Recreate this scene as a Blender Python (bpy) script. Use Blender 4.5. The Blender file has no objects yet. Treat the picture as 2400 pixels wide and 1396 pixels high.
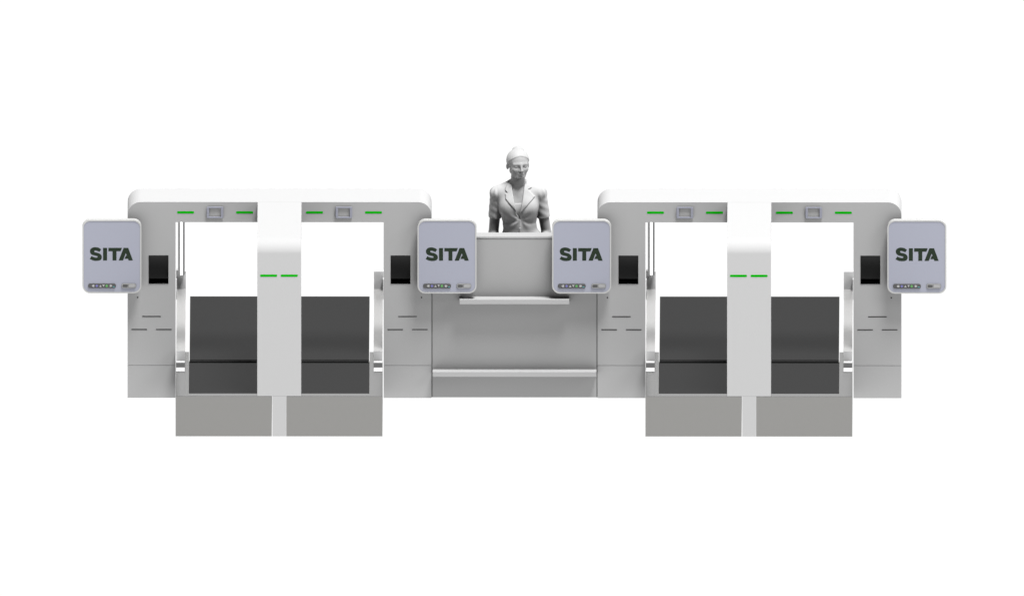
import bpy, bmesh, math
import numpy as np
from mathutils import Vector, Matrix

scene = bpy.context.scene
COL = scene.collection
R = math.radians

# ------------------------------------------------------------------ camera, world, lamps, exposure
TILT = R(14.0)
S = 310.0                                   # photograph pixels per metre
ST, CT = math.sin(TILT), math.cos(TILT)

cam_d = bpy.data.cameras.new('camera')
cam = bpy.data.objects.new('camera', cam_d)
COL.objects.link(cam)
cam_d.type = 'ORTHO'
cam_d.ortho_scale = 2400.0 / S
cam_d.clip_end = 200.0
YAW = R(0.12)
cam.rotation_euler = (math.pi / 2 - TILT, 0.0, YAW)
zc = (932.0 - 698.0) / (S * CT)             # height that sits in the middle of the frame at y = 0
fwd = cam.rotation_euler.to_matrix() @ Vector((0, 0, -1))
cam.location = Vector((0, 0, zc)) - fwd * 14.0
scene.camera = cam

w = bpy.data.worlds.new('World')
scene.world = w
w.use_nodes = True
nt = w.node_tree
for n in list(nt.nodes):
    nt.nodes.remove(n)
out = nt.nodes.new('ShaderNodeOutputWorld')
bg = nt.nodes.new('ShaderNodeBackground')
tc = nt.nodes.new('ShaderNodeTexCoord')
sep = nt.nodes.new('ShaderNodeSeparateXYZ')
mr = nt.nodes.new('ShaderNodeMapRange')
mr.inputs['From Min'].default_value = -1.0
mr.inputs['From Max'].default_value = 1.0
ramp = nt.nodes.new('ShaderNodeValToRGB')
# made-up world bands: white below, higher behind for steel reflections, grey and dark above
LOW_WHITE, MID_GREY, DARK = 1.04, 0.40, 0.04
def ramp_stops(r, stops):
    el = r.color_ramp.elements
    while len(el) > 1:
        el.remove(el[-1])
    for i, (z, v) in enumerate(stops):
        e = el[0] if i == 0 else el.new((z + 1) / 2)
        e.position = (z + 1) / 2
        e.color = (v / 2, v / 2, v / 2, 1)
ramp_stops(ramp, [(-1.0, LOW_WHITE), (-0.10, LOW_WHITE), (-0.05, MID_GREY), (0.28, MID_GREY), (0.36, DARK), (1.0, DARK)])
ramp2 = nt.nodes.new('ShaderNodeValToRGB')
ramp_stops(ramp2, [(-1.0, LOW_WHITE), (0.38, LOW_WHITE), (0.46, DARK), (1.0, DARK)])
side = nt.nodes.new('ShaderNodeMapRange')
side.inputs['From Min'].default_value = 0.15
side.inputs['From Max'].default_value = 0.55
mixw = nt.nodes.new('ShaderNodeMix')
mixw.data_type = 'RGBA'
nt.links.new(tc.outputs['Generated'], sep.inputs[0])
nt.links.new(sep.outputs['Z'], mr.inputs['Value'])
nt.links.new(sep.outputs['Y'], side.inputs['Value'])
nt.links.new(mr.outputs[0], ramp.inputs[0])
nt.links.new(mr.outputs[0], ramp2.inputs[0])
nt.links.new(side.outputs[0], mixw.inputs[0])
nt.links.new(ramp.outputs[0], mixw.inputs[6])
nt.links.new(ramp2.outputs[0], mixw.inputs[7])
nt.links.new(mixw.outputs[2], bg.inputs['Color'])
bg.inputs['Strength'].default_value = 2.0
nt.links.new(bg.outputs[0], out.inputs['Surface'])

def softbox(name, elev, azim, dist, half, level):
    """round studio softbox; azim is measured from the front towards the right, level 1 is a white world's light"""
    e, a_ = R(elev), R(azim)
    d = Vector((math.cos(e) * math.sin(a_), -math.cos(e) * math.cos(a_), math.sin(e)))
    l = bpy.data.lights.new(name, 'AREA')
    l.shape = 'DISK'
    l.size = 2 * dist * math.tan(R(half))
    l.energy = level * math.pi ** 2 * dist ** 2
    o = bpy.data.objects.new(name, l)
    COL.objects.link(o)
    o.location = Vector((0, 0, 0.8)) + d * dist
    o.rotation_euler = (-d).to_track_quat('-Z', 'Y').to_euler()

softbox('overhead_softbox', 74, 40, 80.0, 9, 1.26)
softbox('side_softbox', 32, 60, 60.0, 9, 0.13)

scene.view_settings.view_transform = 'Standard'
scene.view_settings.look = 'None'
scene.view_settings.exposure = 0.0
scene.view_settings.gamma = 1.0
scene.render.engine = 'CYCLES'
scene.cycles.max_bounces = 6
scene.cycles.diffuse_bounces = 0
scene.cycles.use_denoising = True

# ------------------------------------------------------------------ materials
def mat(name, col, rough=0.5, metal=0.0, spec=0.3, noise=0.0, nscale=40.0, bump=0.0, emit=None, stretch=(1, 1, 1)):
    m = bpy.data.materials.new(name)
    m.use_nodes = True
    t = m.node_tree
    b = t.nodes['Principled BSDF']
    b.inputs['Base Color'].default_value = (*col, 1)
    b.inputs['Roughness'].default_value = rough
    b.inputs['Metallic'].default_value = metal
    b.inputs['Specular IOR Level'].default_value = spec
    if emit:
        b.inputs['Emission Color'].default_value = (*emit[0], 1)
        b.inputs['Emission Strength'].default_value = emit[1]
    if noise or bump:
        tcn = t.nodes.new('ShaderNodeTexCoord')
        mp = t.nodes.new('ShaderNodeMapping')
        mp.inputs['Scale'].default_value = stretch
        nz = t.nodes.new('ShaderNodeTexNoise')
        nz.inputs['Scale'].default_value = nscale
        nz.inputs['Detail'].default_value = 4
        t.links.new(tcn.outputs['Object'], mp.inputs[0])
        t.links.new(mp.outputs[0], nz.inputs['Vector'])
        if noise:
            mx = t.nodes.new('ShaderNodeMix')
            mx.data_type = 'RGBA'
            mx.inputs[6].default_value = (*[c * (1 - noise) for c in col], 1)
            mx.inputs[7].default_value = (*[min(1, c * (1 + noise)) for c in col], 1)
            t.links.new(nz.outputs['Fac'], mx.inputs[0])
            t.links.new(mx.outputs[2], b.inputs['Base Color'])
        if bump:
            bp = t.nodes.new('ShaderNodeBump')
            bp.inputs['Strength'].default_value = bump
            bp.inputs['Distance'].default_value = 0.002
            t.links.new(nz.outputs['Fac'], bp.inputs['Height'])
            t.links.new(bp.outputs[0], b.inputs['Normal'])
    return m

def grey(v):
    return (v, v, v)

M_WHITE = mat('white_lacquer', grey(0.705), 0.6, spec=0.05, noise=0.004, nscale=6)
M_PANEL = mat('light_grey_panel', grey(0.565), 0.6, spec=0.15, noise=0.01, nscale=8)
M_DESK = mat('desk_grey_panel', grey(0.525), 0.6, spec=0.15, noise=0.01, nscale=8)
M_BODY = mat('warm_grey_steel', (0.372, 0.367, 0.355), 0.6, spec=0.15, noise=0.015, nscale=30)
M_RIM = mat('brushed_steel', (0.235, 0.235, 0.232), 0.22, metal=1.0, noise=0.03, nscale=60, stretch=(1, 0.1, 1))
M_SATIN = mat('satin_steel', (0.93, 0.925, 0.915), 0.42, metal=0.85, spec=0.1, noise=0.05, nscale=90)
M_PALE = mat('pale_matte', grey(0.90), 0.6, spec=0.1)
M_TRIM = mat('mid_grey_trim', grey(0.60), 0.6, spec=0.15)
M_BELT = mat('dark_rubber', grey(0.013), 0.12, spec=0.009, noise=0.03, nscale=200)
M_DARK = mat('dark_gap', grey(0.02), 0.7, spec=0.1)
M_BLACK = mat('black_glass', grey(0.005), 0.35, spec=0.45)
M_BLACKER = mat('black_slot', grey(0.0005), 0.9, spec=0.0)
M_GREEN = mat('green_light', (0.0, 0.56, 0.0), 0.6, spec=0.0)
M_LILAC = mat('lilac_grey_plastic', (0.43, 0.44, 0.52), 0.55, spec=0.15)
M_SCREEN = mat('lilac_screen', (0.51, 0.525, 0.62), 0.5, spec=0.12, noise=0.006, nscale=5)
M_BEZEL = mat('pale_plastic', (0.72, 0.72, 0.71), 0.5, spec=0.2)
M_LOGO = mat('dark_green_print', (0.033, 0.05, 0.032), 0.6, spec=0.1)
M_BAR = mat('dark_grey_plastic', grey(0.14), 0.5, spec=0.2)
M_ICON = mat('pale_key', grey(0.62), 0.5, spec=0.2)
M_BLUE = mat('blue_key', (0.28, 0.27, 0.62), 0.5, spec=0.2)
M_KGREEN = mat('green_key', (0.18, 0.50, 0.17), 0.5, spec=0.2)
M_CYAN = mat('cyan_mark', (0.16, 0.48, 0.50), 0.5, spec=0.2)
M_PAD = mat('pale_grey_pad', grey(0.55), 0.5, spec=0.2)
M_RING = mat('grey_metal_ring', grey(0.33), 0.4, spec=0.3)
M_BRIGHT = mat('bright_white', grey(0.9), 0.4, spec=0.3)
M_DARK_GREY = mat('dark_grey_matte', grey(0.12), 0.7, spec=0.0)
M_TUBE = mat('lit_tube', grey(0.9), 0.4, emit=((1, 1, 1), 2.0))
M_CHANNEL = mat('grey_channel', grey(0.42), 0.35, spec=0.4)
M_CLOTH = mat('grey_suit', grey(0.76), 0.75, spec=0.1, noise=0.02, nscale=120)
M_SKIN = mat('grey_skin', grey(0.57), 0.6, spec=0.2)
M_HAIR = mat('pale_grey_hair', grey(0.70), 0.55, spec=0.25)

# ------------------------------------------------------------------ helpers
def px(X):
    return (X - 1200.0) / S

def pz(Y, y=0.0):
    return (932.0 - Y - S * ST * y) / (S * CT)

def tag(o, label=None, cat=None, group=None, kind=None):
    if label: o['label'] = label
    if cat: o['category'] = cat
    if group: o['group'] = group
    if kind: o['kind'] = kind
    return o

def thing(name, label, cat, loc, group=None):
    o = bpy.data.objects.new(name, None)
    o.empty_display_size = 0.1
    COL.objects.link(o)
    o.location = loc
    return tag(o, label, cat, group)

def obj(name, bm, m, parent=None, smooth=False, bevel=0.0, segs=2):
    me = bpy.data.meshes.new(name)
    bmesh.ops.recalc_face_normals(bm, faces=bm.faces)
    bm.to_mesh(me)
    bm.free()
    me.materials.append(m)
    if smooth:
        me.polygons.foreach_set('use_smooth', [True] * len(me.polygons))
        me.set_sharp_from_angle(angle=R(40))
    o = bpy.data.objects.new(name, me)
    COL.objects.link(o)
    if parent is not None:
        o.parent = parent
        # geometry is written in the thing's own frame
    if bevel:
        b = o.modifiers.new('edge', 'BEVEL')
        b.width = bevel
        b.segments = segs
        b.limit_method = 'ANGLE'
        b.angle_limit = R(50)
    if smooth:
        wn = o.modifiers.new('flat faces', 'WEIGHTED_NORMAL')
        wn.keep_sharp = True
        wn.weight = 100
    return o

def box(bm, x0, x1, y0, y1, z0, z1):
    vs = [bm.verts.new((x, y, z)) for z in (z0, z1) for x, y in ((x0, y0), (x1, y0), (x1, y1), (x0, y1))]
    for f in ((0, 1, 2, 3), (4, 5, 6, 7), (0, 1, 5, 4), (1, 2, 6, 5), (2, 3, 7, 6), (3, 0, 4, 7)):
        bm.faces.new([vs[i] for i in f])

def boxes(*bs):
    bm = bmesh.new()
    for b in bs:
        box(bm, *b)
    return bm

def prism_xz(bm, pts, y0, y1):
    """closed outline in x, z pushed from y0 to y1"""
    a = [bm.verts.new((p[0], y0, p[1])) for p in pts]
    b = [bm.verts.new((p[0], y1, p[1])) for p in pts]
    n = len(pts)
    bm.faces.new(a)
    bm.faces.new(b)
    for i in range(n):
        bm.faces.new((a[i], a[(i + 1) % n], b[(i + 1) % n], b[i]))

def prism_yz(bm, pts, x0, x1):
    a = [bm.verts.new((x0, p[0], p[1])) for p in pts]
    b = [bm.verts.new((x1, p[0], p[1])) for p in pts]
    n = len(pts)
    bm.faces.new(a)
    bm.faces.new(b)
    for i in range(n):
        bm.faces.new((a[i], a[(i + 1) % n], b[(i + 1) % n], b[i]))

def P(fn, *args):
    bm = bmesh.new()
    fn(bm, *args)
    return bm

def rrect(x0, x1, z0, z1, r, n=12):
    pts = []
    for cx, cz, a0 in ((x1 - r, z1 - r, 0), (x0 + r, z1 - r, 90), (x0 + r, z0 + r, 180), (x1 - r, z0 + r, 270)):
        for i in range(n + 1):
            a = R(a0 + 90.0 * i / n)
            pts.append((cx + r * math.cos(a), cz + r * math.sin(a)))
    return pts

def ring_prism(bm, outer, inner, y0, y1):
    n = len(outer)
    vs = []
    for pts, y in ((outer, y0), (inner, y0), (outer, y1), (inner, y1)):
        vs.append([bm.verts.new((p[0], y, p[1])) for p in pts])
    o0, i0, o1, i1 = vs
    for k in range(n):
        j = (k + 1) % n
        bm.faces.new((o0[k], o0[j], i0[j], i0[k]))
        bm.faces.new((o1[k], o1[j], i1[j], i1[k]))
        bm.faces.new((o0[k], o0[j], o1[j], o1[k]))
        bm.faces.new((i0[k], i0[j], i1[j], i1[k]))

def cut(o, b):
    """sink a rectangular pocket into o for good"""
    me = bpy.data.meshes.new('pocket')
    bm = boxes(b)
    bmesh.ops.recalc_face_normals(bm, faces=bm.faces)
    bm.to_mesh(me)
    bm.free()
    c = bpy.data.objects.new('pocket', me)
    COL.objects.link(c)
    c.parent = o.parent
    md = o.modifiers.new('pocket', 'BOOLEAN')
    md.operation = 'DIFFERENCE'
    md.solver = 'EXACT'
    md.object = c
    dg = bpy.context.evaluated_depsgraph_get()
    new = bpy.data.meshes.new_from_object(o.evaluated_get(dg))
    o.modifiers.remove(md)
    old = o.data
    o.data = new
    new.name = old.name
    bpy.data.meshes.remove(old)
    bpy.data.objects.remove(c)
    bpy.data.meshes.remove(me)

def copy_tree(o, parent=None):
    c = o.copy()
    COL.objects.link(c)
    if parent is not None:
        c.parent = parent
    for ch in list(o.children):
        copy_tree(ch, c)
    return c

STEP = 1101.2 / S                            # from the left unit to the right one

# ------------------------------------------------------------------ the bag drop arches
AX = px(655.2)                               # middle of the left arch
HW = 356.2 / S                               # half its width
TOP = 1.5227
OPEN_TOP = pz(521)
OPEN_HW = 244.0 / S
RAD = 0.101
DEPTH = 0.42
SEAM = pz(856)

def arch_outline(zlow):
    pts = [(-HW, zlow)]
    for i in range(15):
        a = R(180 - 90 * i / 14)
        pts.append((-HW + RAD + RAD * math.cos(a), TOP - RAD + RAD * math.sin(a)))
    for i in range(15):
        a = R(90 - 90 * i / 14)
        pts.append((HW - RAD + RAD * math.cos(a), TOP - RAD + RAD * math.sin(a)))
    pts += [(HW, zlow), (OPEN_HW, zlow), (OPEN_HW, OPEN_TOP), (-OPEN_HW, OPEN_TOP), (-OPEN_HW, zlow)]
    return pts

def lx(X):                                   # photograph column to the arch's own x
    return px(X) - AX

T_HW = 51.4 / S
T_Y = -1.2
COL_Z = pz(928, T_Y)

def make_arch():
    t = thing('bag_drop_arch', 'white bag drop arch with grey face and central column, nearest the left border', 'bag drop arch', (AX, 0, 0),
              'bag drop arches either side of the desk')
    shell = obj('shell', P(prism_xz, arch_outline(0.0), 0.004, DEPTH), M_WHITE, t, smooth=True)
    fp = bmesh.new()
    prism_xz(fp, arch_outline(SEAM + 0.0018), 0.0, 0.0038)
    panel = obj('face_panel', fp, M_PANEL, t, smooth=True)
    for s in (-1, 1):
        a, b = sorted((s * HW, s * OPEN_HW))
        obj('kick_plate', boxes((a, b, 0.0, 0.0038, 0.0, SEAM - 0.0018)), M_PANEL, t)
    # the column: a canopy that runs forward from the arch and turns down with a round edge
    prof = [(-0.0008, TOP)]
    for i in range(17):
        a = R(90 + 90 * i / 16)
        prof.append((T_Y + RAD + RAD * math.cos(a), TOP - RAD + RAD * math.sin(a)))
    prof += T_BACK
    c = obj('column', P(prism_yz, prof, -T_HW, T_HW), M_WHITE, t, smooth=True)
    fx = 16.0 / S
    obj('column_foot', boxes((-fx, fx, T_Y, T_Y + 0.16, 0.0, COL_Z)), M_WHITE, t)
    def light(x0, x1, zc_, y):
        h = 2.6 / S
        obj('status_light', P(prism_xz, rrect(x0, x1, zc_ - h, zc_ + h, h * 0.98, 6), y - 0.0015, y + 0.003), M_GREEN, t, smooth=True)
    for a, b in ((415, 455), (553.2, 593.5), (717, 757.3), (855.3, 895.5)):
        light(lx(a), lx(b), pz(498), 0.0)
    for a, b in ((610.3, 650.5), (658.7, 698.8)):
        light(lx(a), lx(b), pz(646, T_Y), T_Y)
    for xc in (504.0, 806.0):
        x = lx(xc)
        y0 = -0.014
        zt, zb = pz(485.6, y0), pz(511.8, y0)
        f = bmesh.new()
        ring_prism(f, rrect(x - 19.6 / S, x + 19.6 / S, zb, zt, 0.008, 5),
                   rrect(x - 13.6 / S, x + 13.6 / S, pz(508.6, y0), pz(488.2, y0), 0.0012, 5), y0, -0.0003)
        k = obj('face_camera', f, M_LILAC, t, smooth=True, bevel=0.0012)
        obj('camera_window', boxes((x - 14.2 / S, x + 14.2 / S, -0.0030, -0.0008, pz(508.9, y0), pz(488.0, y0))), M_PANEL, k)
    for s in (-1, 1):
        mid = s * 300.0 / S                  # middle of the leg
        inner = s * OPEN_HW
        a, b = sorted((inner + s * 16.8 / S, inner + s * 62.4 / S))
        z0, z1 = pz(665), pz(599)
        rd = bmesh.new()
        ring_prism(rd, [(a - .0012, z0 - .0012), (b + .0012, z0 - .0012), (b + .0012, z1 + .0012), (a - .0012, z1 + .0012)],
                   [(a, z0), (b, z0), (b, z1), (a, z1)], -0.0022, -0.0002)
        k = obj('document_reader', rd, M_BLACK, t)
        zz = pz(653)
        cut(shell, (a, b, -0.02, 0.075, z0, z1))
        cut(panel, (a, b, -0.02, 0.075, z0, z1))
        # the glass leans out towards its foot; curve shaped to darken its reflection downwards
        n = 14
        h = (z1 - zz) / n
        y = 0.0012
        prof = [(y, zz)]
        for i in range(n):
            y += h * math.tan(R(25.0 - 25.0 * (i + 0.5) / n))
            prof.append((y, zz + h * (i + 1)))
        prof += [(0.070, z1), (0.070, zz)]
        obj('glass', P(prism_yz, prof, a + .0003, b - .0003), M_BLACK, k, smooth=True)
        obj('reader_slot', boxes((a + .0003, b - .0003, 0.0012, 0.07, z0 + .0003, zz - .0003)), M_BLACKER, k)
        for xo, hw_, Y in ((0, 21.8, 741.5), (-28.8, 18.2, 772), (28.8, 18.2, 772)):
            z = pz(Y)
            obj('ticket_slot', boxes((mid + (xo - hw_) / S, mid + (xo + hw_) / S, -0.0016, 0.001, z - 0.95 / S, z + 0.95 / S)), M_DARK, t)
        dx = s * 332.7 / S
        obj('keyhole', P(prism_xz, rrect(dx - 1.7 / S, dx + 1.7 / S, pz(697) - 1.7 / S, pz(697) + 1.7 / S, 1.65 / S, 4), -0.0016, 0.001), M_DARK, t)
    return t

# full-depth divider wall under the canopy
T_BACK = [(T_Y, COL_Z + 0.001), (T_Y + 0.22, COL_Z + 0.001), (T_Y + 0.22, TOP - 0.16), (-0.0008, TOP - 0.16)]

arch = make_arch()
arch2 = copy_tree(arch)
arch2.location.x += STEP
arch2['label'] = 'white bag drop arch with grey face and central column, nearest the right border'

# ------------------------------------------------------------------ conveyors
LANE_CX = px(654.7)
ZR = 0.3125                                  # top of the weighing conveyor

def lane_x(X, s):                            # photograph column in the left lane, mirrored for s = +1
    d = (X - 654.7) / S
    return -s * d

def span(a, b, s):
    return sorted((lane_x(a, s), lane_x(b, s)))

def make_weigher(s, label):
    t = thing('weighing_conveyor', label, 'conveyor', (LANE_CX, 0, 0), 'front weighing conveyors')
    x0, x1 = span(412.3, 637.6, s)
    obj('base', boxes((x0, x1, T_Y, -0.09, 0.0, 0.3090)), M_BODY, t)
    o0, o1 = span(412.3, 433.0, s)
    i0, i1 = span(616.5, 637.6, s)
    # frame: front rim and the two side rails
    fr = boxes((x0, x1, T_Y, T_Y + 0.08, 0.3092, ZR),
               (o0, o1, T_Y + 0.0802, -0.445, 0.3092, ZR - 0.0003),
               (i0, i1, T_Y + 0.0802, -0.09, 0.3092, ZR - 0.0003))
    obj('rim', fr, M_RIM, t)
    g0, g1 = span(433.0, 443.0, s)
    h0, h1 = span(606.5, 616.5, s)
    obj('side_strip', boxes((g0, g1, T_Y + 0.0802, 0.19, 0.296, 0.3100), (h0, h1, T_Y + 0.0802, 0.19, 0.296, 0.3100)), M_RIM, t)
    b0, b1 = span(443.2, 606.3, s)
    obj('belt', P(prism_yz, [(T_Y + 0.081, 0.3002), (T_Y + 0.081, 0.3098), (-0.131, 0.3098), (-0.129, 0.3085), (-0.129, 0.3002)], b0, b1), M_BELT, t)
    # white bars and a dark bar at the far end of the outer rail
    r0, r1 = span(413.0, 433.2, s)
    obj('white_bar', boxes((r0, r1, -0.440, -0.384, 0.3002, 0.3165)), M_BRIGHT, t)
    obj('white_bar', boxes((r0, r1, -0.378, -0.325, 0.3002, 0.3165)), M_BRIGHT, t)
    obj('dark_bar', boxes((r0, r1, -0.3245, -0.1655, 0.3002, 0.3110)), M_DARK_GREY, t)
    obj('white_bar', boxes((r0, r1, -0.165, -0.117, 0.3002, 0.3165)), M_BRIGHT, t)
    return t

def make_feeder(s, label):
    t = thing('feed_conveyor', label, 'conveyor', (LANE_CX, 0, 0), 'long feed conveyors behind the arches')
    b0, b1 = span(444.3, 605.5, s)
    zt, r = 0.319, 0.03
    ya, yb = -0.090, 1.915
    prof = [(ya, zt - 2 * r), (ya, zt)]
    for i in range(13):
        a = R(90 - 180 * i / 12)
        prof.append((yb - r + r * math.cos(a), zt - r + r * math.sin(a)))
    obj('belt', P(prism_yz, prof, b0, b1), M_BELT, t, smooth=True)
    obj('gap_shade', boxes((b0 + 0.001, b1 - 0.001, -0.1285, -0.0903, 0.3005, 0.3165)), M_DARK, t)  # dark block standing in for the shade between the two belts
    z2 = 0.383
    for k in (0, 1):
        e = (413.2, 433.7) if k == 0 else (616.2, 636.4)
        r0, r1 = span(*e, s)
        if k == 0:
            obj('side_rail', boxes((r0, r1, -0.066, 1.86, 0.302, z2)), M_SATIN, t)
            obj('rail_front_tone', boxes((r0, r1, -0.07, -0.0662, 0.302, z2 - 0.0003)), M_PALE, t)  # added thin plate; its grey carries the duller light on the rail's front
    c0, c1 = span(411.6, 434.2, s)
    p0, p1 = span(411.4, 413.4, s)
    obj('end_block', boxes((c0, c1, 1.862, 1.95, 0.30, pz(636.3, 1.862)), (p0, p1, 1.80, 1.8618, pz(697, 1.8), pz(655, 1.8))), M_PALE, t)
    m0, m1 = span(450, 600, s)
    l0, l1 = span(415, 431, s)
    obj('stand', boxes((m0, m1, 0.02, 0.30, 0.0, zt - 2 * r - 0.001)), M_BODY, t)
    obj('rail_post', boxes((l0, l1, 0.02, 0.30, 0.0, 0.3015)), M_BODY, t)
    obj('tie_bar', boxes((*((l1 + .0003, m0 - .0003) if s < 0 else (m1 + .0003, l0 - .0003)), 0.05, 0.25, 0.02, 0.10)), M_BODY, t)
    for q in (m0 + 0.05, m1 - 0.11):
        obj('leg', boxes((q, q + 0.06, 1.70, 1.76, 0.0, zt - 2 * r - 0.001)), M_BODY, t)
    obj('leg', boxes((l0 + 0.005, l1 - 0.005, 1.70, 1.74, 0.0, 0.3015)), M_BODY, t)
    return t

for s, side in ((-1, 'left'), (1, 'right')):
    for k, un in enumerate(('left', 'right')):
        lab_w = 'grey weighing conveyor with dark belt, %s of the column of the %s arch' % (side, un)
        lab_f = 'dark feed belt running back through the %s arch, %s of its column' % (un, side)
        if k == 0:
            wv, fv = make_weigher(s, lab_w), make_feeder(s, lab_f)
        else:
            for src, lab in ((wv, lab_w), (fv, lab_f)):
                c = copy_tree(src)
                c.location.x += STEP
                c['label'] = lab

# tube lights that stand at the far end of the left lanes
def make_tube(label):
    yb = 1.83
    x = px(424.0)
    t = thing('tube_light', label, 'light', (x, yb, 0), 'tube lights behind the arches')
    z0, z1 = pz(644, yb), 1.06
    obj('tube', boxes((-2.6 / S, 2.6 / S, -0.008, 0.006, z0, z1)), M_TUBE, t)
    for a, b in ((-8.0, -2.7), (2.7, 8.0)):
        bm = P(prism_yz, [(-0.014, z0), (0.02, z0), (0.02, z1), (-0.014, z1)], a / S, b / S)
        obj('channel', bm, M_CHANNEL, t, bevel=0.004)
    obj('bracket', boxes((-0.02, 0.02, 0.0202, 0.031, z0 + 0.002, z0 + 0.02)), M_CHANNEL, t)
    return t

tl = make_tube('slim tube light in a grey channel behind the left arch')
t2 = copy_tree(tl)
t2.location.x += STEP
t2['label'] = 'slim tube light in a grey channel behind the right arch'

# ------------------------------------------------------------------ the desk between the arches
DX0, DX1 = px(1012.2), px(1399.4)
desk = thing('check_in_desk', 'plain grey check-in desk with shelf and bumper bar between the two arches', 'desk', (px(1205.8), 0, 0))
DC = px(1205.8)
d0, d1 = DX0 - DC, DX1 - DC
ZT = pz(553)
obj('front_panel', boxes((d0 + 0.004, d1 - 0.004, 0.003, 0.112, 0.004, ZT - 0.026)), M_DESK, desk)
obj('joint_strip', boxes((d0 - 0.0024, d0 + 0.0039, 0.006, 0.10, 0.004, ZT - 0.03)), M_DARK_GREY, desk)
obj('joint_strip', boxes((d1 - 0.0039, d1 + 0.0024, 0.006, 0.10, 0.004, ZT - 0.03)), M_DARK_GREY, desk)
obj('worktop', boxes((d0 + 0.002, d1 - 0.002, 0.0, 0.108, ZT - 0.0258, ZT + 0.003)), M_TRIM, desk, bevel=0.012, segs=4)
zs = pz(694.5)
obj('shelf', boxes((px(1076.6) - DC, px(1334.2) - DC, -0.088, 0.0027, zs - 0.040, zs)), M_TRIM, desk, bevel=0.0035, segs=3)
zb = pz(864.8)
obj('bumper_bar', boxes((d0 + 0.0042, d1 - 0.0042, -0.078, 0.0027, zb - 0.040, zb)), M_TRIM, desk, bevel=0.0035, segs=3)

# ------------------------------------------------------------------ the displays
S_OUT = [(400, 592), (372, 634), (340, 620), (310, 612), (292, 614), (287, 624), (292, 635), (312, 643), (345, 650), (378, 664),
         (400, 686), (411, 716), (406, 744), (388, 765), (355, 776), (312, 779), (262, 771), (213, 747), (240, 702), (272, 717),
         (308, 726), (332, 725), (342, 715), (335, 704), (305, 696), (265, 686), (236, 670), (220, 645), (216, 615), (226, 588),
         (247, 570), (280, 559), (315, 558), (358, 567)]
I_OUT = [(430, 568), (496, 568), (496, 773), (430, 773)]
T_OUT = [(517, 568), (740, 568), (718, 623), (650, 623), (650, 773), (585, 773), (585, 623), (517, 623)]
A_OUT = [(686, 773), (766, 568), (842, 568), (918, 773), (848, 773), (838, 746), (782, 746), (804, 692), (819, 694), (803, 655), (758, 773)]

def smooth_S(pts):
    """round the S but keep its two terminals sharp"""
    keep = {0, 1, 17, 18}
    n = len(pts)
    res = []
    for i in range(n):
        p0, p1, p2, p3 = (np.array(pts[(i + k) % n], float) for k in (-1, 0, 1, 2))
        res.append(tuple(p1))
        if i in (0, 17):
            continue
        if i in keep: p0 = p1 - (p2 - p1)
        if (i + 1) % n in keep: p3 = p2 + (p2 - p1)
        for u in (0.25, 0.5, 0.75):
            q = 0.5 * (2 * p1 + (p2 - p0) * u + (2 * p0 - 5 * p1 + 4 * p2 - p3) * u * u + (3 * p1 - p0 - 3 * p2 + p3) * u ** 3)
            res.append(tuple(q))
    return res

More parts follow.
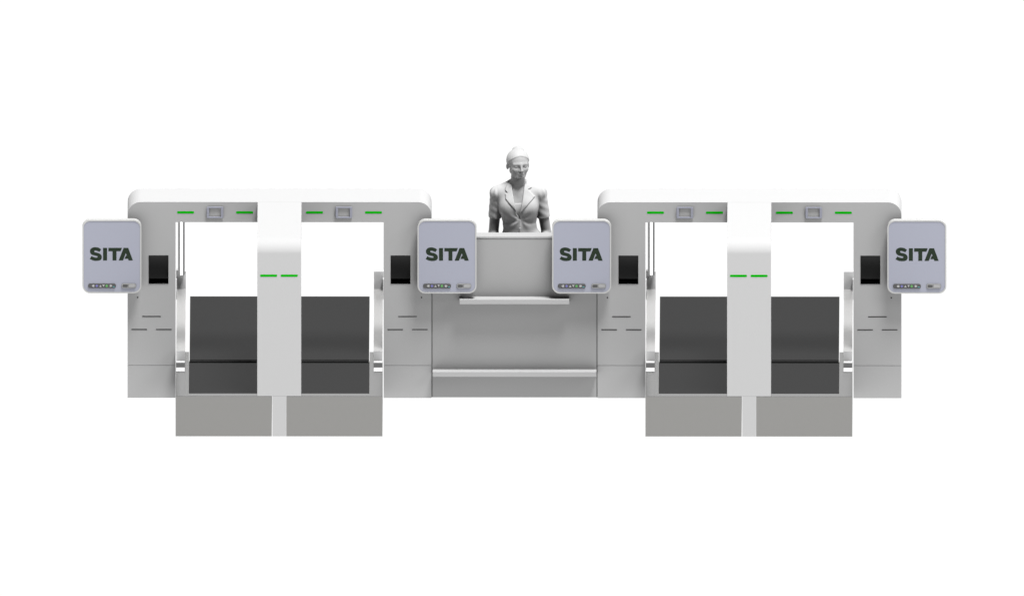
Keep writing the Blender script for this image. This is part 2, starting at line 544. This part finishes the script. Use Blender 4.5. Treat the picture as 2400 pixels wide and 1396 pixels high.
DY = -0.085                                  # front face of the displays
def make_display(X0, logo_dx, label):
    cxp = X0 + 69.3
    t = thing('touch_display', label, 'display', (px(cxp), 0, 0), 'lilac displays on the arch legs')
    hw_ = 69.2 / S
    z0, z1 = pz(687.5, DY), pz(516.0, DY)
    YB = DY + 0.052
    inn = 3.1 / S
    hb = bmesh.new()
    outer = rrect(-hw_, hw_, z0, z1, 18.5 / S, 14)
    inner = rrect(-hw_ + inn, hw_ - inn, z0 + inn, z1 - inn, 15.6 / S, 14)
    ring_prism(hb, outer, inner, DY, DY + 0.006)
    prism_xz(hb, outer, DY + 0.0062, YB)
    obj('housing', hb, M_BEZEL, t, smooth=True)
    obj('screen', P(prism_xz, inner, DY + 0.0022, DY + 0.0061), M_SCREEN, t, smooth=True)
    # wall plate behind, on the leg
    sgn = 1 if logo_dx < -1 else -1
    obj('mounting_plate', boxes((min(sgn * 0.125, sgn * 0.20), max(sgn * 0.125, sgn * 0.20), YB + 0.0002, -0.0003, z0 + 0.17, z1 - 0.17)), M_BEZEL, t)
    ys = DY + 0.0022
    def cx_(u): return (u / 6.982 + 180 - 193.0 - 69.3) / S
    def cz_(v): return pz(v / 6.982 + 500.0, DY)
    lb = bmesh.new()
    for o_ in (smooth_S(S_OUT), I_OUT, T_OUT, A_OUT):
        prism_xz(lb, [(cx_(u) + (logo_dx + 1.7) / S, cz_(v)) for u, v in o_], ys - 0.0007, ys + 0.0002)
    obj('lettering', lb, M_LOGO, t)
    # key bar
    bb = P(prism_xz, rrect(cx_(185), cx_(640), cz_(1224), cz_(1150), 4.6 / S, 8), ys - 0.005, ys + 0.0005)
    bar = obj('key_bar', bb, M_BAR, t, smooth=True, bevel=0.0012)
    def key(name, pts, m):
        obj(name, P(prism_xz, [(cx_(u), cz_(v)) for u, v in pts], ys - 0.0085, ys - 0.0048), m, bar, bevel=0.0006)
    key('key', [(243, 1187), (262, 1169), (288, 1169), (288, 1203), (262, 1203)], M_ICON)
    key('key', [(304, 1186), (328, 1162), (352, 1186), (328, 1210)], M_BLUE)
    key('key', [(368, 1203), (386, 1167), (406, 1203)], M_ICON)
    key('key', [(418, 1167), (457, 1167), (438, 1204)], M_ICON)
    key('key', [(490 + 20 * math.cos(a), 1186 + 21 * math.sin(a)) for a in np.linspace(0, 2 * math.pi, 20, endpoint=False)], M_KGREEN)
    key('key', [(538, 1169), (564, 1169), (582, 1186), (564, 1203), (538, 1203)], M_ICON)
    key('indicator_mark', [(588, 1194), (620, 1194), (620, 1206), (588, 1206)], M_CYAN)
    # card reader pill
    cr = obj('card_reader', P(prism_xz, rrect(cx_(731), cx_(972), cz_(1224), cz_(1148), 4.9 / S, 8), ys - 0.005, ys + 0.0005), M_RING, t, smooth=True, bevel=0.0012)
    rg = bmesh.new()
    ring_prism(rg, rrect(cx_(739), cx_(964), cz_(1217), cz_(1155), 4.2 / S, 8), rrect(cx_(746), cx_(957), cz_(1211), cz_(1161), 3.4 / S, 8), ys - 0.0066, ys - 0.0049)
    obj('reader_rim', rg, M_ICON, cr, smooth=True)
    obj('sensor', P(prism_xz, rrect(cx_(746), cx_(832), cz_(1208), cz_(1164), 2.8 / S, 6), ys - 0.0062, ys - 0.0048), M_BAR, cr, smooth=True)
    obj('touch_pad', P(prism_xz, rrect(cx_(846), cx_(954), cz_(1207), cz_(1166), 2.7 / S, 6), ys - 0.0072, ys - 0.0048), M_PAD, cr, smooth=True, bevel=0.001)
    return t

da = make_display(193.0, -1.7, 'lilac display with dark lettering overhanging the outer leg of the left arch')
db = make_display(978.4, 0.3, 'lilac display with dark lettering between the left arch and the desk')
dc = copy_tree(da); dc.location.x += STEP - 0.0005
dc['label'] = 'lilac display with dark lettering between the desk and the right arch'
dd = copy_tree(db); dd.location.x += STEP
dd['label'] = 'lilac display with dark lettering overhanging the outer leg of the right arch'

# ------------------------------------------------------------------ the attendant
H = 0.0036
class Field:
    def __init__(self, lo, hi):
        self.lo = np.array(lo, float)
        self.n = np.ceil((np.array(hi) - self.lo) / H).astype(int) + 1
        self.F = np.full(self.n, 1.0, np.float32)
    def axes(self, sl):
        ax = [self.lo[i] + H * np.arange(sl[i].start, sl[i].stop) for i in range(3)]
        return (ax[0][:, None, None].astype(np.float32), ax[1][None, :, None].astype(np.float32), ax[2][None, None, :].astype(np.float32))
    def win(self, lo, hi, m):
        a = np.clip(np.floor((np.array(lo) - m - self.lo) / H).astype(int), 0, self.n)
        b = np.clip(np.ceil((np.array(hi) + m - self.lo) / H).astype(int) + 1, 0, self.n)
        return tuple(slice(int(a[i]), int(b[i])) for i in range(3))
    def add(self, fn, lo, hi, k=0.01, op='u'):
        sl = self.win(lo, hi, max(0.03, 2 * k))
        if any(s.stop <= s.start for s in sl):
            return
        d = fn(*self.axes(sl))
        A = self.F[sl]
        if op == 'u':
            h = np.clip(0.5 + 0.5 * (A - d) / k, 0, 1)
            self.F[sl] = A * (1 - h) + d * h - k * h * (1 - h)
        else:                                # smooth subtraction
            h = np.clip(0.5 - 0.5 * (A + d) / k, 0, 1)
            self.F[sl] = A * (1 - h) - d * h + k * h * (1 - h)
    def ell(self, c, r, k=0.01, op='u', rot=None):
        c = np.array(c, float); r = np.array(r, float)
        rm = r.max()
        def fn(x, y, z):
            X, Y, Z = x - c[0], y - c[1], z - c[2]
            if rot is not None:
                cs, sn = math.cos(rot), math.sin(rot)
                X, Y = X * cs + Y * sn, -X * sn + Y * cs
            k0 = np.sqrt((X / r[0]) ** 2 + (Y / r[1]) ** 2 + (Z / r[2]) ** 2)
            k1 = np.sqrt((X / r[0] ** 2) ** 2 + (Y / r[1] ** 2) ** 2 + (Z / r[2] ** 2) ** 2)
            return k0 * (k0 - 1.0) / np.maximum(k1, 1e-6)
        self.add(fn, c - (rm if rot is not None else r), c + (rm if rot is not None else r), k, op)
    def cap(self, a, b, ra, rb, k=0.01, op='u'):
        a = np.array(a, float); b = np.array(b, float)
        ab = b - a
        L2 = float(ab @ ab)
        def fn(x, y, z):
            X, Y, Z = x - a[0], y - a[1], z - a[2]
            t = np.clip((X * ab[0] + Y * ab[1] + Z * ab[2]) / L2, 0, 1)
            return np.sqrt((X - ab[0] * t) ** 2 + (Y - ab[1] * t) ** 2 + (Z - ab[2] * t) ** 2) - (ra + (rb - ra) * t)
        m = max(ra, rb)
        self.add(fn, np.minimum(a, b) - m, np.maximum(a, b) + m, k, op)

def sstep(a, b, v):
    t = np.clip((v - a) / (b - a), 0, 1)
    return t * t * (3 - 2 * t)
def surface_nets(F, lo):
    n = np.array(F.shape)
    inside = F < 0
    c = np.zeros(n - 1, np.int8)
    for i in (0, 1):
        for j in (0, 1):
            for k in (0, 1):
                c += inside[i:n[0] - 1 + i, j:n[1] - 1 + j, k:n[2] - 1 + k]
    act = np.argwhere((c > 0) & (c < 8))
    idx = np.full(n - 1, -1, np.int64)
    idx[act[:, 0], act[:, 1], act[:, 2]] = np.arange(len(act))
    pos = np.zeros((len(act), 3)); cnt = np.zeros(len(act))
    corners = [(i, j, k) for i in (0, 1) for j in (0, 1) for k in (0, 1)]
    for a in corners:
        for ax in range(3):
            if a[ax] == 0:
                b = list(a); b[ax] = 1
                fa = F[act[:, 0] + a[0], act[:, 1] + a[1], act[:, 2] + a[2]]
                fb = F[act[:, 0] + b[0], act[:, 1] + b[1], act[:, 2] + b[2]]
                cr = (fa < 0) != (fb < 0)
                t = np.where(cr, fa / np.where(cr, fa - fb, 1), 0)
                p = np.tile(np.array(a, float), (len(act), 1))
                p[:, ax] += t
                pos[cr] += p[cr]; cnt[cr] += 1
    V = (act + pos / cnt[:, None]) * H + lo
    quads = []
    for ax in range(3):
        sl0 = [slice(None)] * 3; sl1 = [slice(None)] * 3
        sl0[ax] = slice(0, n[ax] - 1); sl1[ax] = slice(1, n[ax])
        e = np.argwhere(inside[tuple(sl0)] != inside[tuple(sl1)])
        o1, o2 = [i for i in range(3) if i != ax]
        ok = (e[:, o1] > 0) & (e[:, o2] > 0) & (e[:, o1] < n[o1] - 1) & (e[:, o2] < n[o2] - 1)
        e = e[ok]
        fl = inside[e[:, 0], e[:, 1], e[:, 2]]
        q = []
        for d1, d2 in ((0, 0), (1, 0), (1, 1), (0, 1)):
            ee = e.copy(); ee[:, o1] -= d1; ee[:, o2] -= d2
            q.append(idx[ee[:, 0], ee[:, 1], ee[:, 2]])
        q = np.stack(q, 1)
        flip = fl if ax != 1 else ~fl
        q[~flip] = q[~flip][:, ::-1]
        quads.append(q)
    return V, np.concatenate(quads)

def sdf_obj(name, F, lo, m, parent):
    V, Q = surface_nets(F, lo)
    me = bpy.data.meshes.new(name)
    me.from_pydata(V.tolist(), [], Q.tolist())
    me.validate()
    bm = bmesh.new()
    bm.from_mesh(me)
    bmesh.ops.recalc_face_normals(bm, faces=bm.faces)
    bm.to_mesh(me)
    bm.free()
    me.materials.append(m)
    me.polygons.foreach_set('use_smooth', [True] * len(me.polygons))
    o = bpy.data.objects.new(name, me)
    COL.objects.link(o)
    o.parent = parent
    return o

PX, PY = px(1213.0), 0.75
person = thing('person', 'person in a grey short-sleeved jacket standing behind the desk, hair in a bun', 'person', (PX, PY, 0))

def torso(f):
    f.ell((0.004, 0.015, 1.335), (0.150, 0.092, 0.150), 0.02)
    f.ell((0.014, 0.000, 1.185), (0.118, 0.088, 0.13), 0.05)
    f.ell((0.028, 0.015, 1.00), (0.160, 0.112, 0.15), 0.05)
    f.cap((-0.135, 0.015, 1.405), (0.145, 0.015, 1.408), 0.045, 0.045, 0.04)
    f.cap((-0.03, 0.02, 1.475), (-0.13, 0.018, 1.425), 0.028, 0.026, 0.03)
    f.cap((0.03, 0.02, 1.475), (0.14, 0.018, 1.428), 0.028, 0.026, 0.03)
    for s in (-1, 1):
        f.ell((0.006 + s * 0.066, -0.050, 1.305), (0.062, 0.052, 0.066), 0.05)

ARMS = []
for s, sh, elb, wr in ((-1, (-0.158, 0.015, 1.396), (-0.183, 0.045, 1.09), (-0.165, -0.16, 0.985)),
                       (1, (0.165, 0.015, 1.398), (0.216, 0.045, 1.09), (0.185, -0.16, 0.985))):
    ARMS.append((s, np.array(sh), np.array(elb), np.array(wr)))

def yawed(p, a, c=(0, 0.02)):
    x, y = p[0] - c[0], p[1] - c[1]
    return (x * math.cos(a) - y * math.sin(a) + c[0], x * math.sin(a) + y * math.cos(a) + c[1], p[2])

HEAD_YAW = R(15)                             # the face turns a little to the picture's right
HX = -0.001
def hp(x, y, z):
    q = yawed((x, y, z), HEAD_YAW)
    return (q[0] + HX, q[1], q[2])

def skull(f, grow=0.0):
    f.ell(hp(0, 0.018, 1.658), (0.081 + grow, 0.095 + grow, 0.083 + grow), 0.012, rot=HEAD_YAW)

lo_b, hi_b = (-0.34, -0.36, -0.01), (0.36, 0.20, 1.78)
B = Field(lo_b, hi_b)
torso(B)
# legs and feet
for s in (-1, 1):
    hx = 0.028 + s * 0.085
    B.cap((hx, 0.015, 0.92), (hx - s * 0.01, 0.0, 0.50), 0.085, 0.055, 0.03)
    B.cap((hx - s * 0.01, 0.0, 0.50), (hx - s * 0.012, 0.03, 0.09), 0.052, 0.036, 0.02)
    B.ell((hx - s * 0.012, 0.045, 0.045), (0.034, 0.045, 0.045), 0.02)
    B.cap((hx - s * 0.012, 0.03, 0.04), (hx - s * 0.004, -0.12, 0.028), 0.034, 0.028, 0.02)
# arms and hands
for s, sh, elb, wr in ARMS:
    B.cap(sh, elb, 0.044, 0.037, 0.03)
    B.cap(elb, elb * 0.35 + wr * 0.65, 0.036, 0.033, 0.012)
    B.cap(elb * 0.35 + wr * 0.65, wr, 0.033, 0.024, 0.012)
    palm = wr + np.array((-s * 0.012, -0.085, -0.012))
    B.cap(wr, palm, 0.021, 0.020, 0.012)
    B.cap(wr + (palm - wr) * 0.55 + np.array((s * 0.016, 0, 0)), palm + np.array((s * 0.024, 0, 0)), 0.014, 0.013, 0.01)
    B.cap(wr + (palm - wr) * 0.55 - np.array((s * 0.016, 0, 0)), palm - np.array((s * 0.024, 0, 0)), 0.014, 0.013, 0.01)
    for i, (off, ln) in enumerate(((-0.031, 0.066), (-0.0105, 0.075), (0.0105, 0.069), (0.031, 0.052))):
        a = palm + np.array((s * off, -0.008, 0.002))
        b = a + np.array((s * off * 0.12, -ln * 0.55, -0.006))
        c_ = b + np.array((s * off * 0.05, -ln * 0.40, -0.024))
        B.cap(a, b, 0.0092, 0.0086, 0.004)
        B.cap(b, c_, 0.0086, 0.0075, 0.004)
    th = wr + (palm - wr) * 0.25 - np.array((s * 0.022, 0, 0.002))
    tm = th + np.array((-s * 0.024, -0.034, -0.006))
    B.cap(th, tm, 0.0125, 0.0105, 0.008)
    B.cap(tm, tm + np.array((-s * 0.004, -0.032, -0.008)), 0.0105, 0.0085, 0.004)
# neck
B.cap((0.0, 0.025, 1.44), hp(0, 0.022, 1.58), 0.053, 0.048, 0.025)
# head
skull(B)
B.ell(hp(0, -0.018, 1.612), (0.062, 0.070, 0.078), 0.02, rot=HEAD_YAW)
B.ell(hp(0, -0.030, 1.572), (0.045, 0.054, 0.040), 0.02, rot=HEAD_YAW)
B.ell(hp(0, -0.066, 1.546), (0.021, 0.018, 0.017), 0.018)
for s in (-1, 1):
    B.cap(hp(s * 0.049, 0.01, 1.580), hp(s * 0.022, -0.058, 1.549), 0.016, 0.015, 0.02)
    B.ell(hp(s * 0.042, -0.055, 1.604), (0.018, 0.016, 0.016), 0.028)
    B.ell(hp(s * 0.033, -0.094, 1.630), (0.020, 0.019, 0.0110), 0.018, 's')
    B.ell(hp(s * 0.032, -0.066, 1.628), (0.015, 0.013, 0.0085), 0.006)
    B.cap(hp(s * 0.012, -0.079, 1.648), hp(s * 0.050, -0.064, 1.646), 0.0045, 0.004, 0.022)
    B.ell(hp(s * 0.080, 0.016, 1.616), (0.008, 0.016, 0.023), 0.006, rot=HEAD_YAW + s * R(-22))
    B.ell(hp(s * 0.010, -0.093, 1.600), (0.0075, 0.009, 0.007), 0.006)
B.cap(hp(0, -0.083, 1.650), hp(0, -0.104, 1.606), 0.0075, 0.0095, 0.009)
B.ell(hp(0, -0.104, 1.603), (0.010, 0.010, 0.0085), 0.006)
B.ell(hp(0, -0.084, 1.590), (0.016, 0.006, 0.004), 0.004, 's')
B.cap(hp(-0.018, -0.080, 1.5735), hp(0.018, -0.080, 1.5735), 0.0055, 0.0055, 0.005)
B.ell(hp(0, -0.087, 1.574), (0.012, 0.006, 0.005), 0.004)
B.ell(hp(0, -0.086, 1.563), (0.014, 0.007, 0.006), 0.004)
B.cap(hp(-0.024, -0.089, 1.5685), hp(0.024, -0.089, 1.5685), 0.0022, 0.0022, 0.003, 's')
B.ell(hp(0, -0.090, 1.553), (0.016, 0.006, 0.004), 0.006, 's')
body = sdf_obj('body', B.F, B.lo, M_SKIN, person)

# hair: a close cap behind the hairline and a bun on the crown
Hh = Field((-0.12, -0.12, 1.52), (0.12, 0.20, 1.79))
skull(Hh, 0.0035)
Hh.ell(hp(0, 0.045, 1.612), (0.066, 0.066, 0.06), 0.02, rot=HEAD_YAW)
X, Y, Z = Hh.axes(tuple(slice(0, int(v)) for v in Hh.n))
ca, sa = math.cos(-HEAD_YAW), math.sin(-HEAD_YAW)
xl = (X - HX) * ca - (Y - 0.02) * sa
yl = (X - HX) * sa + (Y - 0.02) * ca + 0.02
pd = ((yl + 0.080) * 0.072 + (Z - 1.708 + 2.0 * xl ** 2 - 0.004 * np.exp(-(xl / 0.015) ** 2)) * 0.100) / 0.1232
Hh.F = (Hh.F + 0.0070 - 0.0085 * sstep(-0.003, 0.013, pd)).astype(np.float32)
Hh.F = np.maximum(Hh.F, (-pd - 0.01).astype(np.float32))
Hh.ell(hp(0.020, 0.088, 1.714), (0.046, 0.040, 0.036), 0.0015)
hair = sdf_obj('hair', Hh.F, Hh.lo, M_HAIR, person)

# jacket: the torso and upper arms grown outwards, open in a V, with lapels, puffed sleeves and folds
J = Field((-0.30, -0.20, 0.93), (0.32, 0.19, 1.53))
torso(J)
J.cap((0.0, 0.03, 1.44), (0.0, 0.036, 1.485), 0.054, 0.052, 0.03)
X, Y, Z = J.axes(tuple(slice(0, int(v)) for v in J.n))
def inpoly(pts, soft):
    """about 1 inside the outline in x, z and 0 outside"""
    d = np.full((X.shape[0], 1, Z.shape[2]), 1e9, np.float32)
    ins = np.zeros(d.shape, bool)
    n = len(pts)
    for i in range(n):
        (ax, az), (bx, bz) = pts[i], pts[(i + 1) % n]
        ex, ez = bx - ax, bz - az
        t = np.clip(((X - ax) * ex + (Z - az) * ez) / (ex * ex + ez * ez), 0, 1)
        d = np.minimum(d, np.hypot(X - ax - ex * t, Z - az - ez * t))
        ins ^= ((az > Z) != (bz > Z)) & (X < (bx - ax) * (Z - az) / ((bz - az) if abs(bz - az) > 1e-9 else 1e-9) + ax)
    return sstep(-soft, soft, np.where(ins, d, -d)) if soft else np.where(ins, d, -d)
def sdpoly(pts):
    return inpoly(pts, 0)
def cp(u, v, ly=-0.09):                      # a point of the enlarged photograph on the jacket's front
    return ((1120 + u / 5.815 - 1213) / S, (875.8 - (330 + v / 5.815) - 75 * ly) / (S * CT))
front = sstep(0.02, -0.02, Y - 0.03)
V_OPEN = [cp(452, 470, 0), cp(452, 580, -.03), cp(468, 690, -.06), cp(492, 820), cp(514, 910), cp(520, 985), cp(578, 1078), cp(560, 1000), cp(582, 920), cp(606, 800), cp(625, 660, -.06), cp(638, 560, -.03), cp(640, 470, 0)]
LAP_L = [cp(430, 545, 0), cp(375, 640, -.05), cp(368, 690), cp(402, 722), cp(372, 735), cp(374, 795), cp(430, 850), cp(512, 940), cp(520, 985), cp(514, 910), cp(492, 820), cp(468, 690, -.06), cp(452, 560, -.02)]
LAP_R = [cp(638, 560, -.02), cp(660, 545, 0), cp(735, 640, -.05), cp(682, 680), cp(775, 772), cp(690, 850), cp(568, 985), cp(582, 920), cp(606, 800), cp(625, 660, -.06)]
infl = 0.011 + 0.0 * X + 0.0 * Y + 0.0 * Z
lap = np.maximum(inpoly(LAP_L, 0.003), inpoly(LAP_R, 0.003))
infl = infl + 0.008 * lap * front
# folds that run from the button up to the shoulders and down to the hem
bx, bz = cp(583, 1080)
ang = np.arctan2(Z - bz, X - bx)
rad = np.hypot(X - bx, Z - bz)
infl = infl + front * 0.0022 * np.sin(ang * 7.0 + 0.8) * sstep(0.01, 0.05, rad) * sstep(0.17, 0.06, rad)
infl = infl - front * 0.0025 * np.exp(-((Z - 1.192 - 0.01 * np.cos(X * 20)) / 0.010) ** 2) * sstep(0.02, 0.06, np.abs(X - bx))
infl = infl + 0.020 * sstep(1.15, 0.95, Z)
# edge of the overlapping front below the button
infl = infl + front * 0.004 * sstep(-0.002, 0.002, (X - bx) * -1 - 0.0) * sstep(bz + 0.01, bz, Z) * sstep(-0.06, -0.01, X - bx)
J.F = (J.F - infl).astype(np.float32)
vd = np.minimum(sdpoly(V_OPEN), 0.006 - Y)
J.F = np.maximum(J.F, vd.astype(np.float32))
J.F = np.maximum(J.F, (0.955 - Z).astype(np.float32))
tops = 1.492 + 0.25 * np.clip(Y - 0.02, -0.03, 0.06)
J.F = np.maximum(J.F, (Z - tops).astype(np.float32) * 0.9)
# the collar stands off the neck
for s, sh, elb, wr in ARMS:
    a = sh + np.array((0, 0, 0.012)); dirv = (elb - sh) / np.linalg.norm(elb - sh)
    cuff = sh + dirv * 0.185
    K = Field((-0.30, -0.20, 0.93), (0.32, 0.19, 1.53))
    K.cap(a, cuff + dirv * 0.02, 0.050, 0.0495, 0.01)
    K.ell(sh + np.array((s * 0.010, 0.0, 0.004)), (0.038, 0.054, 0.046), 0.016)
    th = np.arctan2(Y - sh[1], X - sh[0])
    zr = Z - sh[2]
    K.F = K.F - (0.0045 * np.sin(th * 7 + 1.0) * np.exp(-((zr - 0.015) / 0.035) ** 2)
                 + 0.0010 * np.sin(zr * 110 + 3 * X / 0.05) * sstep(0.0, -0.05, zr)).astype(np.float32)
    cut = ((X - cuff[0]) * dirv[0] + (Y - cuff[1]) * dirv[1] + (Z - cuff[2]) * dirv[2]).astype(np.float32)
    K.F = np.maximum(K.F, cut)
    h = np.clip(0.5 + 0.5 * (J.F - K.F) / 0.006, 0, 1)
    J.F = J.F * (1 - h) + K.F * h - 0.006 * h * (1 - h)
jacket = sdf_obj('jacket', J.F.astype(np.float32), J.lo, M_CLOTH, person)
bt = bmesh.new()
bmesh.ops.create_cone(bt, cap_ends=True, segments=16, radius1=0.008, radius2=0.007, depth=0.006)
bu = obj('button', bt, M_CLOTH, person, smooth=True)
bu.rotation_euler = (math.pi / 2, 0, 0)
b2 = cp(572, 1195, -.11)
bu.location = (b2[0], -0.112, b2[1])

# camisole in the V of the jacket
C_ = Field((-0.10, -0.20, 1.15), (0.12, 0.02, 1.45))
torso(C_)
X, Y, Z = C_.axes(tuple(slice(0, int(v)) for v in C_.n))
edge = cp(540, 852)[1]
C_.F = np.maximum(C_.F - 0.005, (Z - edge - 3.0 * (X - 0.0) ** 2).astype(np.float32))
C_.F = np.maximum(C_.F, (Y + 0.0).astype(np.float32))
sdf_obj('camisole', C_.F, C_.lo, M_CLOTH, person)

# trousers
Tt = Field((-0.22, -0.14, 0.05), (0.28, 0.16, 1.03))
Tt.ell((0.028, 0.015, 0.985), (0.160, 0.112, 0.13), 0.02)
for s in (-1, 1):
    hx = 0.028 + s * 0.085
    Tt.cap((hx, 0.015, 0.92), (hx - s * 0.01, 0.0, 0.50), 0.085, 0.060, 0.03)
    Tt.cap((hx - s * 0.01, 0.0, 0.50), (hx - s * 0.012, 0.03, 0.06), 0.060, 0.054, 0.02)
X, Y, Z = Tt.axes(tuple(slice(0, int(v)) for v in Tt.n))
Tt.F = np.maximum(np.maximum(Tt.F - 0.008, (0.075 - Z).astype(np.float32)), (Z - 1.02).astype(np.float32))
sdf_obj('trousers', Tt.F, Tt.lo, M_CLOTH, person)
